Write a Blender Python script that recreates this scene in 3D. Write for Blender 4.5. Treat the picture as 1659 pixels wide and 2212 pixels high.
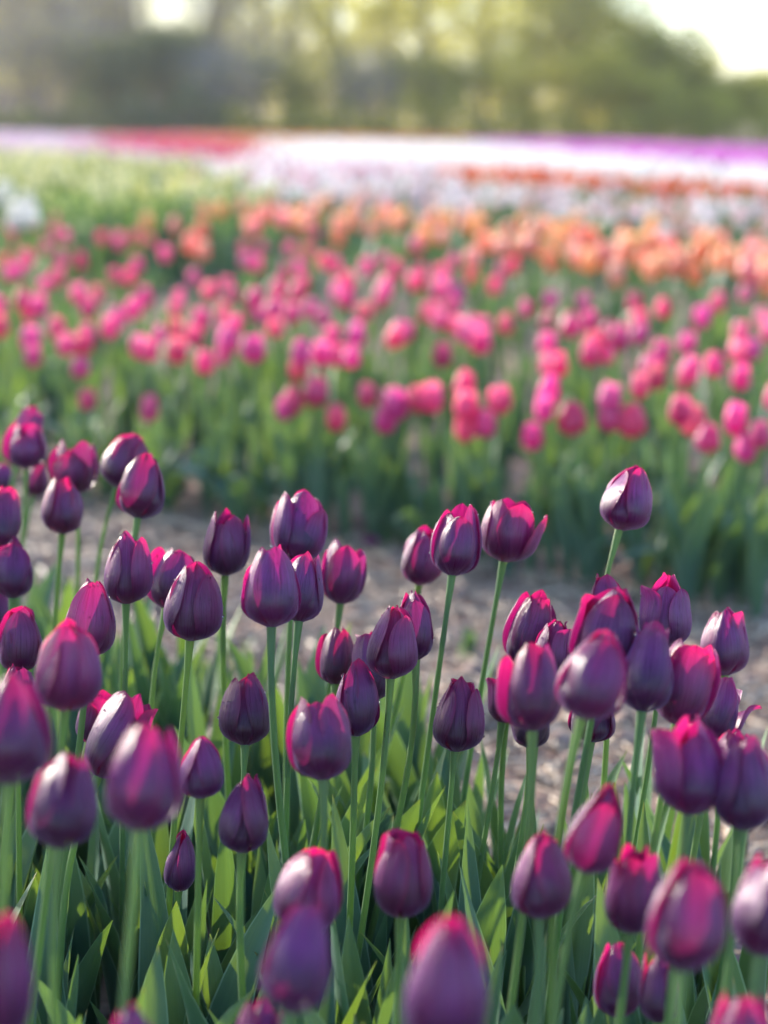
import bpy, math, random
import numpy as np
from mathutils import Vector, Matrix

# ---------------------------------------------------------------- camera, sky, sun, exposure
for o in list(bpy.data.objects): bpy.data.objects.remove(o)
scene = bpy.context.scene
C = scene.collection
RNG = random.Random(7)
rng = np.random.default_rng(7)

CAMZ, LENS, HORIZ, ROLL = 0.90, 65.0, 268.0, math.radians(0.75)
W0, H0 = 1659.0, 2212.0                       # frame in which positions were measured
FPX = H0 * LENS / 36.0
PITCH = math.atan((H0 / 2 - HORIZ) / FPX)
_f = np.array([0, math.cos(PITCH), -math.sin(PITCH)])
_u0 = np.array([0, math.sin(PITCH), math.cos(PITCH)])
_x0 = np.array([1.0, 0, 0])
_r = math.cos(ROLL) * _x0 + math.sin(ROLL) * _u0
_u = -math.sin(ROLL) * _x0 + math.cos(ROLL) * _u0
CAM = np.array([0, 0, CAMZ])
cam = bpy.data.cameras.new('camera'); camo = bpy.data.objects.new('camera', cam); C.objects.link(camo)
camo.matrix_world = Matrix(((_r[0], _u[0], -_f[0], 0), (_r[1], _u[1], -_f[1], 0), (_r[2], _u[2], -_f[2], CAMZ), (0, 0, 0, 1)))
cam.sensor_fit = 'VERTICAL'; cam.sensor_height = 36.0; cam.sensor_width = 27.0; cam.lens = LENS
cam.clip_start = 0.05; cam.clip_end = 2000
cam.dof.use_dof = True; cam.dof.focus_distance = 1.53; cam.dof.aperture_fstop = 3.35
scene.camera = camo

SUN_AZ, SUN_EL = math.radians(-44), math.radians(17.5)      # azimuth from +Y, negative is left
world = bpy.data.worlds.new('World'); scene.world = world; world.use_nodes = True
wn = world.node_tree.nodes; wl = world.node_tree.links
sky = wn.new('ShaderNodeTexSky'); sky.sky_type = 'NISHITA'; sky.sun_disc = False
sky.sun_elevation = SUN_EL; sky.sun_rotation = SUN_AZ
sky.air_density = 1.0; sky.dust_density = 1.0; sky.ozone_density = 2.5
wn['Background'].inputs['Strength'].default_value = 0.15
wl.new(sky.outputs[0], wn['Background'].inputs['Color'])
sun = bpy.data.lights.new('sun', 'SUN'); sun.energy = 3.1; sun.angle = math.radians(0.6); sun.color = (1, 0.91, 0.77)
suno = bpy.data.objects.new('sun', sun); C.objects.link(suno)
sd = Vector((math.sin(SUN_AZ) * math.cos(SUN_EL), math.cos(SUN_AZ) * math.cos(SUN_EL), math.sin(SUN_EL)))
suno.rotation_euler = sd.to_track_quat('Z', 'Y').to_euler(); suno.location = (-20, 20, 15)
vs = scene.view_settings
vs.view_transform = 'Standard'; vs.look = 'None'; vs.gamma = 1; vs.use_curve_mapping = False; vs.exposure = 1.68
scene.render.resolution_x = 768; scene.render.resolution_y = 1024
scene.cycles.max_bounces = 5; scene.cycles.diffuse_bounces = 3; scene.cycles.glossy_bounces = 2; scene.cycles.transmission_bounces = 4

def ray(x, y):
    return _f + _r * ((x - W0 / 2) / FPX) + _u * (-(y - H0 / 2) / FPX)
def at_depth(x, y, d):            # a photograph position at distance d along the view axis
    return CAM + ray(x, y) * d
def at_height(x, y, z):           # where the sight line meets height z
    v = ray(x, y); t = (z - CAMZ) / v[2]
    return CAM + v * t

# ---------------------------------------------------------------- materials
def mat_new(name):
    m = bpy.data.materials.new(name); m.use_nodes = True
    n = m.node_tree.nodes; n.clear()
    return m, n, m.node_tree.links
def node(n, t, **kw):
    x = n.new(t)
    for k, v in kw.items(): setattr(x, k, v)
    return x
def math_(n, l, op, a, b=None, c=None, clamp=False):
    x = n.new('ShaderNodeMath'); x.operation = op; x.use_clamp = clamp
    for i, v in enumerate((a, b, c)):
        if v is None: continue
        if isinstance(v, (int, float)): x.inputs[i].default_value = v
        else: l.new(v, x.inputs[i])
    return x.outputs[0]
def mixc(n, l, fac, a, b, mode='MIX'):
    x = n.new('ShaderNodeMix'); x.data_type = 'RGBA'; x.blend_type = mode
    for s, v in ((0, fac), (6, a), (7, b)):
        if isinstance(v, (int, float)): x.inputs[s].default_value = v
        elif isinstance(v, tuple): x.inputs[s].default_value = (*v, 1) if len(v) == 3 else v
        else: l.new(v, x.inputs[s])
    return x.outputs[2]
def ramp(n, l, src, stops):
    x = n.new('ShaderNodeValToRGB'); e = x.color_ramp.elements
    while len(e) < len(stops): e.new(0.5)
    for el, (p, c) in zip(e, stops): el.position = p; el.color = (*c, 1)
    l.new(src, x.inputs[0]); return x.outputs[0]

def petal_material(name, base, mid, edge, trans_in, trans_out, tfac=(0.2, 0.55), rough=0.36, sheen=0.25, sheen_tint=(0.62, 0.55, 0.85), spec=0.55):
    m, n, l = mat_new(name)
    at = node(n, 'ShaderNodeAttribute', attribute_name='puv')
    sep = n.new('ShaderNodeSeparateXYZ'); l.new(at.outputs['Vector'], sep.inputs[0])
    u, v = sep.outputs[0], sep.outputs[1]
    info = n.new('ShaderNodeObjectInfo')
    au = math_(n, l, 'ABSOLUTE', u)
    e = math_(n, l, 'POWER', au, 3.0)
    tip = math_(n, l, 'POWER', v, 3.0)
    edgef = math_(n, l, 'MAXIMUM', math_(n, l, 'MULTIPLY', e, math_(n, l, 'SMOOTH_MAX', v, 0.15, 0.1)), math_(n, l, 'MULTIPLY', tip, 0.75), clamp=True)
    cmb = n.new('ShaderNodeCombineXYZ')
    l.new(math_(n, l, 'MULTIPLY', u, 11.0), cmb.inputs[0]); l.new(math_(n, l, 'MULTIPLY', v, 1.3), cmb.inputs[1])
    l.new(math_(n, l, 'MULTIPLY', info.outputs['Random'], 37.0), cmb.inputs[2])
    st = node(n, 'ShaderNodeTexNoise'); st.inputs['Scale'].default_value = 1.6; st.inputs['Detail'].default_value = 5
    st.inputs['Roughness'].default_value = 0.65; l.new(cmb.outputs[0], st.inputs['Vector'])
    cm2 = n.new('ShaderNodeCombineXYZ')
    l.new(math_(n, l, 'MULTIPLY', u, 46.0), cm2.inputs[0]); l.new(math_(n, l, 'MULTIPLY', v, 3.0), cm2.inputs[1])
    l.new(math_(n, l, 'MULTIPLY', info.outputs['Random'], 91.0), cm2.inputs[2])
    s2 = node(n, 'ShaderNodeTexNoise'); s2.inputs['Scale'].default_value = 1.0; s2.inputs['Detail'].default_value = 3; l.new(cm2.outputs[0], s2.inputs['Vector'])
    streak = math_(n, l, 'MULTIPLY_ADD', math_(n, l, 'SUBTRACT', s2.outputs[0], 0.5), 0.55, st.outputs[0])
    edgef = math_(n, l, 'MULTIPLY', edgef, math_(n, l, 'MULTIPLY_ADD', info.outputs['Random'], 0.75, 0.35), clamp=True)
    vcol = ramp(n, l, v, [(0.0, base), (0.32, base), (0.62, mid), (1.0, mid)])
    col = mixc(n, l, edgef, vcol, edge)
    dark = ramp(n, l, streak, [(0.28, (0.40, 0.40, 0.46)), (0.72, (1.5, 1.45, 1.4))])
    col = mixc(n, l, 1.0, col, dark, 'MULTIPLY')
    col = mixc(n, l, 1.0, col, info.outputs['Color'], 'MULTIPLY')
    p = n.new('ShaderNodeBsdfPrincipled'); l.new(col, p.inputs['Base Color'])
    l.new(math_(n, l, 'MULTIPLY_ADD', streak, 0.25, rough - 0.12), p.inputs['Roughness'])
    p.inputs['Specular IOR Level'].default_value = spec
    p.inputs['Sheen Weight'].default_value = sheen; p.inputs['Sheen Roughness'].default_value = 0.35
    p.inputs['Sheen Tint'].default_value = (*sheen_tint, 1)
    b = n.new('ShaderNodeBump'); b.inputs['Strength'].default_value = 0.5; b.inputs['Distance'].default_value = 0.0014
    l.new(streak, b.inputs['Height']); l.new(b.outputs[0], p.inputs['Normal'])
    t = n.new('ShaderNodeBsdfTranslucent')
    tc = mixc(n, l, edgef, trans_in, trans_out)
    l.new(mixc(n, l, 1.0, tc, info.outputs['Color'], 'MULTIPLY'), t.inputs['Color'])
    mx = n.new('ShaderNodeMixShader')
    l.new(math_(n, l, 'MULTIPLY_ADD', edgef, tfac[1] - tfac[0], tfac[0]), mx.inputs[0])
    l.new(p.outputs[0], mx.inputs[1]); l.new(t.outputs[0], mx.inputs[2])
    o = n.new('ShaderNodeOutputMaterial'); l.new(mx.outputs[0], o.inputs[0])
    return m

def green_material(name, col_a, col_b, rim, trans, tfac, rough=0.45, vein=22.0, sheen=0.15):
    m, n, l = mat_new(name)
    at = node(n, 'ShaderNodeAttribute', attribute_name='puv')
    sep = n.new('ShaderNodeSeparateXYZ'); l.new(at.outputs['Vector'], sep.inputs[0])
    u, v = sep.outputs[0], sep.outputs[1]
    info = n.new('ShaderNodeObjectInfo')
    cmb = n.new('ShaderNodeCombineXYZ')
    l.new(math_(n, l, 'MULTIPLY', u, vein * 0.5), cmb.inputs[0]); l.new(math_(n, l, 'MULTIPLY', v, 2.0), cmb.inputs[1])
    l.new(math_(n, l, 'MULTIPLY', info.outputs['Random'], 51.0), cmb.inputs[2])
    st = n.new('ShaderNodeTexNoise'); st.inputs['Scale'].default_value = 1.0; st.inputs['Detail'].default_value = 4
    l.new(cmb.outputs[0], st.inputs['Vector'])
    col = mixc(n, l, st.outputs[0], col_a, col_b)
    hue = mixc(n, l, info.outputs['Random'], (0.72, 0.82, 1.0), (1.2, 1.12, 0.92))
    col = mixc(n, l, 1.0, col, hue, 'MULTIPLY')
    rimf = math_(n, l, 'MULTIPLY', math_(n, l, 'GREATER_THAN', math_(n, l, 'ABSOLUTE', u), 0.93), 0.7)
    col = mixc(n, l, rimf, col, rim)
    dry = math_(n, l, 'MULTIPLY', math_(n, l, 'GREATER_THAN', math_(n, l, 'MULTIPLY_ADD', st.outputs[0], 0.10, v), 1.03), math_(n, l, 'GREATER_THAN', info.outputs['Random'], 0.45))
    spot = n.new('ShaderNodeTexVoronoi'); spot.inputs['Scale'].default_value = 3.0; l.new(cmb.outputs[0], spot.inputs['Vector'])
    dry = math_(n, l, 'MAXIMUM', dry, math_(n, l, 'MULTIPLY', math_(n, l, 'LESS_THAN', spot.outputs['Distance'], 0.07), 0.5))
    col = mixc(n, l, dry, col, (0.26, 0.20, 0.09))
    p = n.new('ShaderNodeBsdfPrincipled'); l.new(col, p.inputs['Base Color']); p.inputs['Roughness'].default_value = rough
    p.inputs['Sheen Weight'].default_value = sheen; p.inputs['Sheen Tint'].default_value = (0.6, 0.75, 0.8, 1); p.inputs['Sheen Roughness'].default_value = 0.4
    b = n.new('ShaderNodeBump'); b.inputs['Strength'].default_value = 0.3; b.inputs['Distance'].default_value = 0.0012
    l.new(st.outputs[0], b.inputs['Height']); l.new(b.outputs[0], p.inputs['Normal'])
    t = n.new('ShaderNodeBsdfTranslucent'); l.new(mixc(n, l, 1.0, hue, trans, 'MULTIPLY'), t.inputs['Color'])
    mx = n.new('ShaderNodeMixShader'); mx.inputs[0].default_value = tfac
    l.new(p.outputs[0], mx.inputs[1]); l.new(t.outputs[0], mx.inputs[2])
    o = n.new('ShaderNodeOutputMaterial'); l.new(mx.outputs[0], o.inputs[0])
    return m

def plain_material(name, col_a, col_b, scale=8.0, rough=0.7, trans=None, tfac=0.0, spec=0.3):
    m, n, l = mat_new(name)
    tc = n.new('ShaderNodeTexCoord')
    st = n.new('ShaderNodeTexNoise'); st.inputs['Scale'].default_value = scale; st.inputs['Detail'].default_value = 4
    l.new(tc.outputs['Object'], st.inputs['Vector'])
    col = ramp(n, l, st.outputs[0], [(0.33, col_a), (0.67, col_b)])
    p = n.new('ShaderNodeBsdfPrincipled'); l.new(col, p.inputs['Base Color']); p.inputs['Roughness'].default_value = rough
    p.inputs['Specular IOR Level'].default_value = spec
    sh = p.outputs[0]
    if trans:
        t = n.new('ShaderNodeBsdfTranslucent'); t.inputs['Color'].default_value = (*trans, 1)
        mx = n.new('ShaderNodeMixShader'); mx.inputs[0].default_value = tfac
        l.new(sh, mx.inputs[1]); l.new(t.outputs[0], mx.inputs[2]); sh = mx.outputs[0]
    o = n.new('ShaderNodeOutputMaterial'); l.new(sh, o.inputs[0])
    return m

M = {}
M['purple'] = petal_material('purple_petal', (0.038, 0.006, 0.058), (0.170, 0.028, 0.172), (0.27, 0.018, 0.120),
                             (0.50, 0.010, 0.19), (0.90, 0.012, 0.13), (0.20, 0.56), rough=0.30, sheen=0.55, sheen_tint=(0.58, 0.42, 0.82))
M['pink'] = petal_material('pink_petal', (0.62, 0.04, 0.28), (0.80, 0.06, 0.36), (0.86, 0.10, 0.36),
                           (1.0, 0.14, 0.40), (1.0, 0.28, 0.42), (0.45, 0.62), 0.30, 0.25, (1, 0.8, 0.95), 1.0)
M['orange'] = petal_material('orange_petal', (0.78, 0.28, 0.15), (0.92, 0.37, 0.23), (0.94, 0.48, 0.25),
                             (1.0, 0.42, 0.25), (1.0, 0.55, 0.30), (0.42, 0.60), 0.30, 0.25, (1, 0.9, 0.8), 1.0)
M['white'] = petal_material('white_petal', (0.66, 0.68, 0.60), (0.82, 0.80, 0.78), (0.85, 0.82, 0.80),
                            (0.85, 0.85, 0.75), (0.95, 0.93, 0.88), (0.35, 0.5), 0.4, 0.1, (1, 1, 1))
M['leaf'] = green_material('tulip_leaf', (0.040, 0.108, 0.076), (0.082, 0.182, 0.116), (0.27, 0.39, 0.28), (0.29, 0.46, 0.035), 0.19, rough=0.52, vein=44, sheen=0.2)
M['stem'] = green_material('tulip_stem', (0.10, 0.20, 0.07), (0.15, 0.26, 0.10), (0.15, 0.26, 0.10), (0.36, 0.52, 0.07), 0.34, rough=0.5, vein=4.0, sheen=0.3)
M['soil_lump'] = plain_material('soil_lump', (0.15, 0.10, 0.085), (0.34, 0.24, 0.21), 30, 0.9)
M['straw'] = plain_material('straw', (0.38, 0.28, 0.20), (0.68, 0.54, 0.42), 25, 0.36, spec=0.5)
M['bark'] = plain_material('bark', (0.09, 0.075, 0.07), (0.19, 0.165, 0.155), 4, 0.9)
M['twig'] = plain_material('twig', (0.24, 0.21, 0.22), (0.40, 0.35, 0.35), 2, 0.9)
M['spring_leaf'] = plain_material('spring_leaf', (0.29, 0.28, 0.055), (0.50, 0.45, 0.09), 0.55, 0.6, (0.82, 0.74, 0.10), 0.55)
M['green_leaf'] = plain_material('green_tree_leaf', (0.19, 0.195, 0.045), (0.34, 0.32, 0.07), 0.55, 0.6, (0.64, 0.60, 0.08), 0.52)
M['dark_leaf'] = plain_material('dark_tree_leaf', (0.10, 0.12, 0.075), (0.18, 0.195, 0.11), 0.6, 0.6, (0.30, 0.34, 0.12), 0.45)
def drop_material():
    m, n, l = mat_new('water')
    p = n.new('ShaderNodeBsdfPrincipled'); p.inputs['Roughness'].default_value = 0.03; p.inputs['IOR'].default_value = 1.33
    p.inputs['Transmission Weight'].default_value = 1.0
    o = n.new('ShaderNodeOutputMaterial'); l.new(p.outputs[0], o.inputs[0]); return m
M['water'] = drop_material()
def soil_material():
    m, n, l = mat_new('dry_soil')
    g = n.new('ShaderNodeNewGeometry')
    a = n.new('ShaderNodeTexNoise'); a.inputs['Scale'].default_value = 3.2; a.inputs['Detail'].default_value = 10; a.inputs['Roughness'].default_value = 0.7
    b = n.new('ShaderNodeTexNoise'); b.inputs['Scale'].default_value = 48; b.inputs['Detail'].default_value = 6
    v = n.new('ShaderNodeTexVoronoi'); v.inputs['Scale'].default_value = 34
    for x in (a, b, v): l.new(g.outputs['Position'], x.inputs['Vector'])
    col = ramp(n, l, a.outputs[0], [(0.25, (0.13, 0.084, 0.066)), (0.5, (0.31, 0.198, 0.155)), (0.75, (0.47, 0.325, 0.265))])
    col = mixc(n, l, 0.55, col, ramp(n, l, b.outputs[0], [(0.3, (0.55, 0.52, 0.5)), (0.7, (1.25, 1.22, 1.2))]), 'MULTIPLY')
    p = n.new('ShaderNodeBsdfPrincipled'); l.new(col, p.inputs['Base Color']); p.inputs['Roughness'].default_value = 0.85
    h = math_(n, l, 'ADD', b.outputs[0], math_(n, l, 'MULTIPLY', v.outputs['Distance'], 0.7))
    bp = n.new('ShaderNodeBump'); bp.inputs['Strength'].default_value = 0.9; bp.inputs['Distance'].default_value = 0.02
    l.new(h, bp.inputs['Height']); l.new(bp.outputs[0], p.inputs['Normal'])
    o = n.new('ShaderNodeOutputMaterial'); l.new(p.outputs[0], o.inputs[0]); return m
M['soil'] = soil_material()

# ---------------------------------------------------------------- helpers
def make_mesh(name, verts, faces, mat, puv=None, smooth=True):
    me = bpy.data.meshes.new(name)
    verts = np.asarray(verts, dtype=np.float32).reshape(-1, 3)
    if isinstance(faces, np.ndarray):
        nf, k = faces.shape
        me.vertices.add(len(verts)); me.vertices.foreach_set('co', verts.ravel())
        me.loops.add(nf * k); me.loops.foreach_set('vertex_index', faces.ravel().astype(np.int32))
        me.polygons.add(nf); me.polygons.foreach_set('loop_start', np.arange(0, nf * k, k, dtype=np.int32))
        me.update(calc_edges=True)
    else:
        me.from_pydata(verts.tolist(), [], faces)
    if puv is not None:
        a = me.attributes.new('puv', 'FLOAT_VECTOR', 'POINT')
        a.data.foreach_set('vector', np.asarray(puv, dtype=np.float32).ravel())
    if smooth: me.polygons.foreach_set('use_smooth', [True] * len(me.polygons))
    me.materials.append(mat)
    return me
def obj(name, me, parent=None, loc=None, rotz=None, scale=None, color=None):
    o = bpy.data.objects.new(name, me); C.objects.link(o)
    if parent is not None: o.parent = parent
    if loc is not None: o.location = loc
    if rotz is not None: o.rotation_euler = (0, 0, rotz)
    if scale is not None: o.scale = scale
    if color is not None: o.color = color
    return o
def tag(o, label=None, cat=None, group=None, kind=None):
    if label: o['label'] = label
    if cat: o['category'] = cat
    if group: o['group'] = group
    if kind: o['kind'] = kind
    return o
def grid_faces(nu, nv, off=0):
    i, j = np.meshgrid(np.arange(nu - 1), np.arange(nv - 1), indexing='ij')
    a = (i * nv + j).ravel() + off
    return np.stack([a, a + nv, a + nv + 1, a + 1], 1)
def norm(v): return v / (np.linalg.norm(v) + 1e-12)
def basis(axis):
    z = norm(axis); x = norm(np.cross(np.array([0, 1.0, 0]), z)); y = np.cross(z, x)
    return np.stack([x, y, z], 1)
def tube(path, radii, sides=8):
    path = np.asarray(path); n = len(path)
    tg = np.gradient(path, axis=0); vs_, uv = [], []
    for i in range(n):
        B = basis(tg[i]); a = np.linspace(0, 2 * math.pi, sides, endpoint=False)
        vs_.append(path[i] + radii[i] * (np.outer(np.cos(a), B[:, 0]) + np.outer(np.sin(a), B[:, 1])))
        uv.append(np.stack([np.linspace(-0.85, 0.85, sides), np.full(sides, i / (n - 1)), np.zeros(sides)], 1))
    f = []
    for i in range(n - 1):
        for k in range(sides):
            a, b = i * sides + k, i * sides + (k + 1) % sides
            f.append((a, b, b + sides, a + sides))
    return np.concatenate(vs_), np.array(f), np.concatenate(uv)
def smooth_interp(t, xs, ys):
    t = np.asarray(t, dtype=float); xs = np.array(xs); ys = np.array(ys)
    m = np.gradient(ys, xs); i = np.clip(np.searchsorted(xs, t) - 1, 0, len(xs) - 2)
    h = xs[i + 1] - xs[i]; s = (t - xs[i]) / h
    return ((2*s**3 - 3*s**2 + 1) * ys[i] + (s**3 - 2*s**2 + s) * h * m[i] + (-2*s**3 + 3*s**2) * ys[i+1] + (s**3 - s**2) * h * m[i+1])

# ---------------------------------------------------------------- ground
def ground_z(x, y):
    return (0.010 * np.sin(x * 7.1 + 1.3 * np.sin(y * 5.3)) * np.cos(y * 6.3 + 0.7) + 0.006 * np.sin(x * 19 + y * 13) * np.sin(y * 23 - x * 7)
            + 0.004 * np.sin(x * 41 + 2 * np.sin(y * 37)) * np.cos(y * 47)) - 0.012
def build_ground():
    xs = np.concatenate([np.linspace(-600, -60, 8), np.linspace(-50, -4, 24), np.linspace(-3.6, 3.6, 150), np.linspace(4, 50, 24), np.linspace(60, 600, 8)])
    ys = np.concatenate([np.linspace(-300, -5, 6), np.linspace(-2, 0.9, 6), np.linspace(1.0, 6.5, 150), np.linspace(7, 40, 40), np.linspace(45, 900, 20)])
    X, Y = np.meshgrid(xs, ys, indexing='ij')
    fade = np.clip((14 - Y) / 6, 0, 1) * np.clip((6 - np.abs(X)) / 2, 0, 1)
    Z = ground_z(X, Y) * fade
    me = make_mesh('ground', np.stack([X, Y, Z], 2), grid_faces(len(xs), len(ys)), M['soil'])
    tag(obj('ground', me), kind='structure')
build_ground()

# bed edges run from far left to near right
def purple_edge(x): return 1.93 + 0.77 * (0.39 - x)       # back edge of the purple bed
def pink_edge(x): return 3.35 + 0.76 * (0.66 - x)         # front edge of the pink bed

# ---------------------------------------------------------------- leaf library
def leaf_mesh(name, a0, a1, W, fold0, fold1, twist, wave, ph, L=1.0, nu=7, nv=15):
    s = np.linspace(0, 1, nv)
    ang = a0 + a1 * s ** 1.6
    dx, dz = np.sin(ang), np.cos(ang); ds = L / (nv - 1)
    cx = np.concatenate([[0], np.cumsum(dx[:-1]) * ds]); cz = np.concatenate([[0], np.cumsum(dz[:-1]) * ds])
    w = W * smooth_interp(s, [0, .15, .35, .55, .75, .9, 1.0], [.42, .72, 1, .93, .62, .30, 0.01])
    w = np.maximum(w, 0.0005)
    beta = fold0 + (fold1 - fold0) * np.clip(s * 1.25, 0, 1) ** 0.7
    vs_, uv = [], []
    for k, u in enumerate(np.linspace(-1, 1, nu)):
        tau = twist * s
        side = u * w * np.cos(beta); up = abs(u) ** 1.2 * w * np.sin(beta) + wave * w * np.sin(ph + s * 13 + (2 if u > 0 else 0)) * u * u
        yy = side * np.cos(tau) - up * np.sin(tau); nn = side * np.sin(tau) + up * np.cos(tau)
        # normal towards the stem: (-cos, 0, sin) in the leaf plane
        vs_.append(np.stack([cx - nn * np.cos(ang), yy, cz + nn * np.sin(ang)], 1))
        uv.append(np.stack([np.full(nv, u), s, np.zeros(nv)], 1))
    return make_mesh(name, np.concatenate(vs_), grid_faces(nu, nv), M['leaf'], np.concatenate(uv))
LEAVES = []
for i in range(30):
    R_ = RNG
    LEAVES.append(leaf_mesh('leaf', math.radians(R_.uniform(2, 11)), math.radians(R_.uniform(0, 30)), R_.uniform(.050, .100),
                            math.radians(R_.uniform(45, 70)), math.radians(R_.uniform(8, 32)), R_.uniform(-1.1, 1.1), R_.uniform(.05, .28), R_.uniform(0, 6)))
LEAVES_FLOP = []
for i in range(10):
    R_ = RNG
    LEAVES_FLOP.append(leaf_mesh('leaf', math.radians(R_.uniform(20, 35)), math.radians(R_.uniform(60, 105)), R_.uniform(.07, .11),
                            math.radians(R_.uniform(40, 60)), math.radians(R_.uniform(5, 20)), R_.uniform(-.8, .8), R_.uniform(.1, .3), R_.uniform(0, 6)))
LEAVES_LOW = [leaf_mesh('leaf', math.radians(RNG.uniform(4, 16)), math.radians(RNG.uniform(5, 50)), RNG.uniform(.07, .11), math.radians(55), math.radians(18),
                        RNG.uniform(-1, 1), .15, RNG.uniform(0, 6), nu=4, nv=7) for i in range(10)]
def add_leaf(parent, lib, length, az, off=(0, 0, 0), wid=1.0):
    o = obj('leaf', RNG.choice(lib), parent, loc=off, rotz=az, scale=(length, length * wid, length))
    return o

# ---------------------------------------------------------------- tulip flower
PROF_T = [0, .04, .10, .20, .32, .45, .60, .74, .86, .95, 1.0]
PROF_C = [.14, .46, .75, .96, 1.0, .96, .83, .66, .47, .31, .17]          # closed
PROF_O = [.15, .46, .68, .86, .95, 1.0, 1.0, .96, .90, .84, .80]          # open cup
PROF_V = [.15, .50, .78, .98, 1.04, .97, .78, .62, .55, .60, .70]         # waisted
WID_V = [0, .08, .2, .38, .55, .70, .82, .91, .965, 1.0]
WID_W = [.12, .34, .66, .98, 1.10, 1.02, .78, .48, .24, .02]
def petal_points(L, Rm, phi0, kind, openness, vase, R_, nu=15, nv=19, hinge=0.0, flare=0.0, height=1.0, edge_curl=0.0, notch=0.0):
    v = np.linspace(0, 1, nv) ** 0.9
    u = np.linspace(-1, 1, nu)
    U, V = np.meshgrid(u, v, indexing='ij')
    t = V * height; tc_ = np.clip(t, 0, 1)
    prof = smooth_interp(t.ravel().clip(0, 1), PROF_T, np.array(PROF_C) * (1 - openness) + np.array(PROF_O) * openness).reshape(t.shape)
    if vase > 0:
        pv = smooth_interp(t.ravel().clip(0, 1), PROF_T, PROF_V).reshape(t.shape); prof = prof * (1 - vase) + pv * vase
    layer = 0.02 if kind == 'outer' else -0.12
    rad = Rm * (prof + layer * np.clip(V * 3, 0, 1))
    wid = smooth_interp(V.ravel(), WID_V, WID_W).reshape(V.shape) * Rm * (1.0 if kind == 'outer' else 0.94)
    if nu > 9:
        e1, e2, e3 = R_.uniform(0, 6), R_.uniform(0, 6), R_.uniform(.015, .05)
        wid = wid * (1 + e3 * np.sin(V * 17 + e1 + 3 * np.sign(U)) * V + e3 * .6 * np.sin(V * 41 + e2) * V)
    thm = 1.25
    th = thm * np.tanh(wid / (np.maximum(rad, 0.12 * Rm) * thm))
    phi = phi0 + U * th
    tw = R_.uniform(.03, .09) * (1 if kind == 'outer' else .6)
    ph1, ph2 = R_.uniform(0, 6), R_.uniform(0, 6); amp = R_.uniform(.010, .030)
    r = rad * (1 + tw * U * R_.choice((1, 1, -1)) + amp * np.sin(V * 9 + ph1 + U) * U * U + .012 * np.sin(V * 5 + ph2))
    r = r - Rm * (.035 * np.exp(-(U / .10) ** 2) + R_.uniform(-.03, .05) * np.exp(-((U - R_.uniform(-.5, .5)) / .2) ** 2)) * np.clip((V - .2) * 2, 0, 1)
    r = r - Rm * .10 * (U ** 2) * np.clip(1 - V * 1.2, 0, 1) * .5
    r = r + Rm * edge_curl * np.abs(U) ** 3 * np.clip(V * 1.6 - .3, 0, 1) * np.clip((1.05 - V) * 3, .25, 1)
    r = r + Rm * flare * V ** 4
    z = L * t - L * notch * np.exp(-(U / .35) ** 2) * V ** 10 - L * abs(flare) * .10 * V ** 4
    x = r * np.cos(phi); y = r * np.sin(phi)
    if hinge:
        rr = x * math.cos(phi0) + y * math.sin(phi0); tt = -x * math.sin(phi0) + y * math.cos(phi0)
        a = hinge * np.clip(V * (3.0 if abs(hinge) < 1 else 9.0), 0, 1)
        r2 = rr * np.cos(a) + z * np.sin(a); z2 = -rr * np.sin(a) + z * np.cos(a)
        x = r2 * math.cos(phi0) - tt * math.sin(phi0); y = r2 * math.sin(phi0) + tt * math.cos(phi0); z = z2
    return np.stack([x, y, z], 2).reshape(-1, 3), np.stack([U, V, np.zeros_like(U)], 2).reshape(-1, 3)
ICO = None
def ico():
    global ICO
    if ICO is None:
        import bmesh
        bm = bmesh.new(); bmesh.ops.create_icosphere(bm, subdivisions=2, radius=1)
        bm.verts.ensure_lookup_table()
        ICO = (np.array([q.co[:] for q in bm.verts]), np.array([[q.index for q in f.verts] for f in bm.faces])); bm.free()
    return ICO
def scatter_lumps(centres, radii, squash=None, normals=None, jitter=0.0):
    iv, jf = ico(); n = len(centres); k = len(iv)
    V = iv[None] * np.asarray(radii)[:, None, None] * np.ones((1, 1, 3))
    if jitter: V = V * (1 + jitter * rng.standard_normal((n, k, 1)))
    if squash is not None: V = V * np.asarray(squash)[None, None, :]
    V = V + np.asarray(centres)[:, None]
    F = (jf[None] + (np.arange(n) * k)[:, None, None]).reshape(-1, 3)
    return V.reshape(-1, 3), F

def ground_foot(x, y): return np.array([x, y, 0.0])

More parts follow.
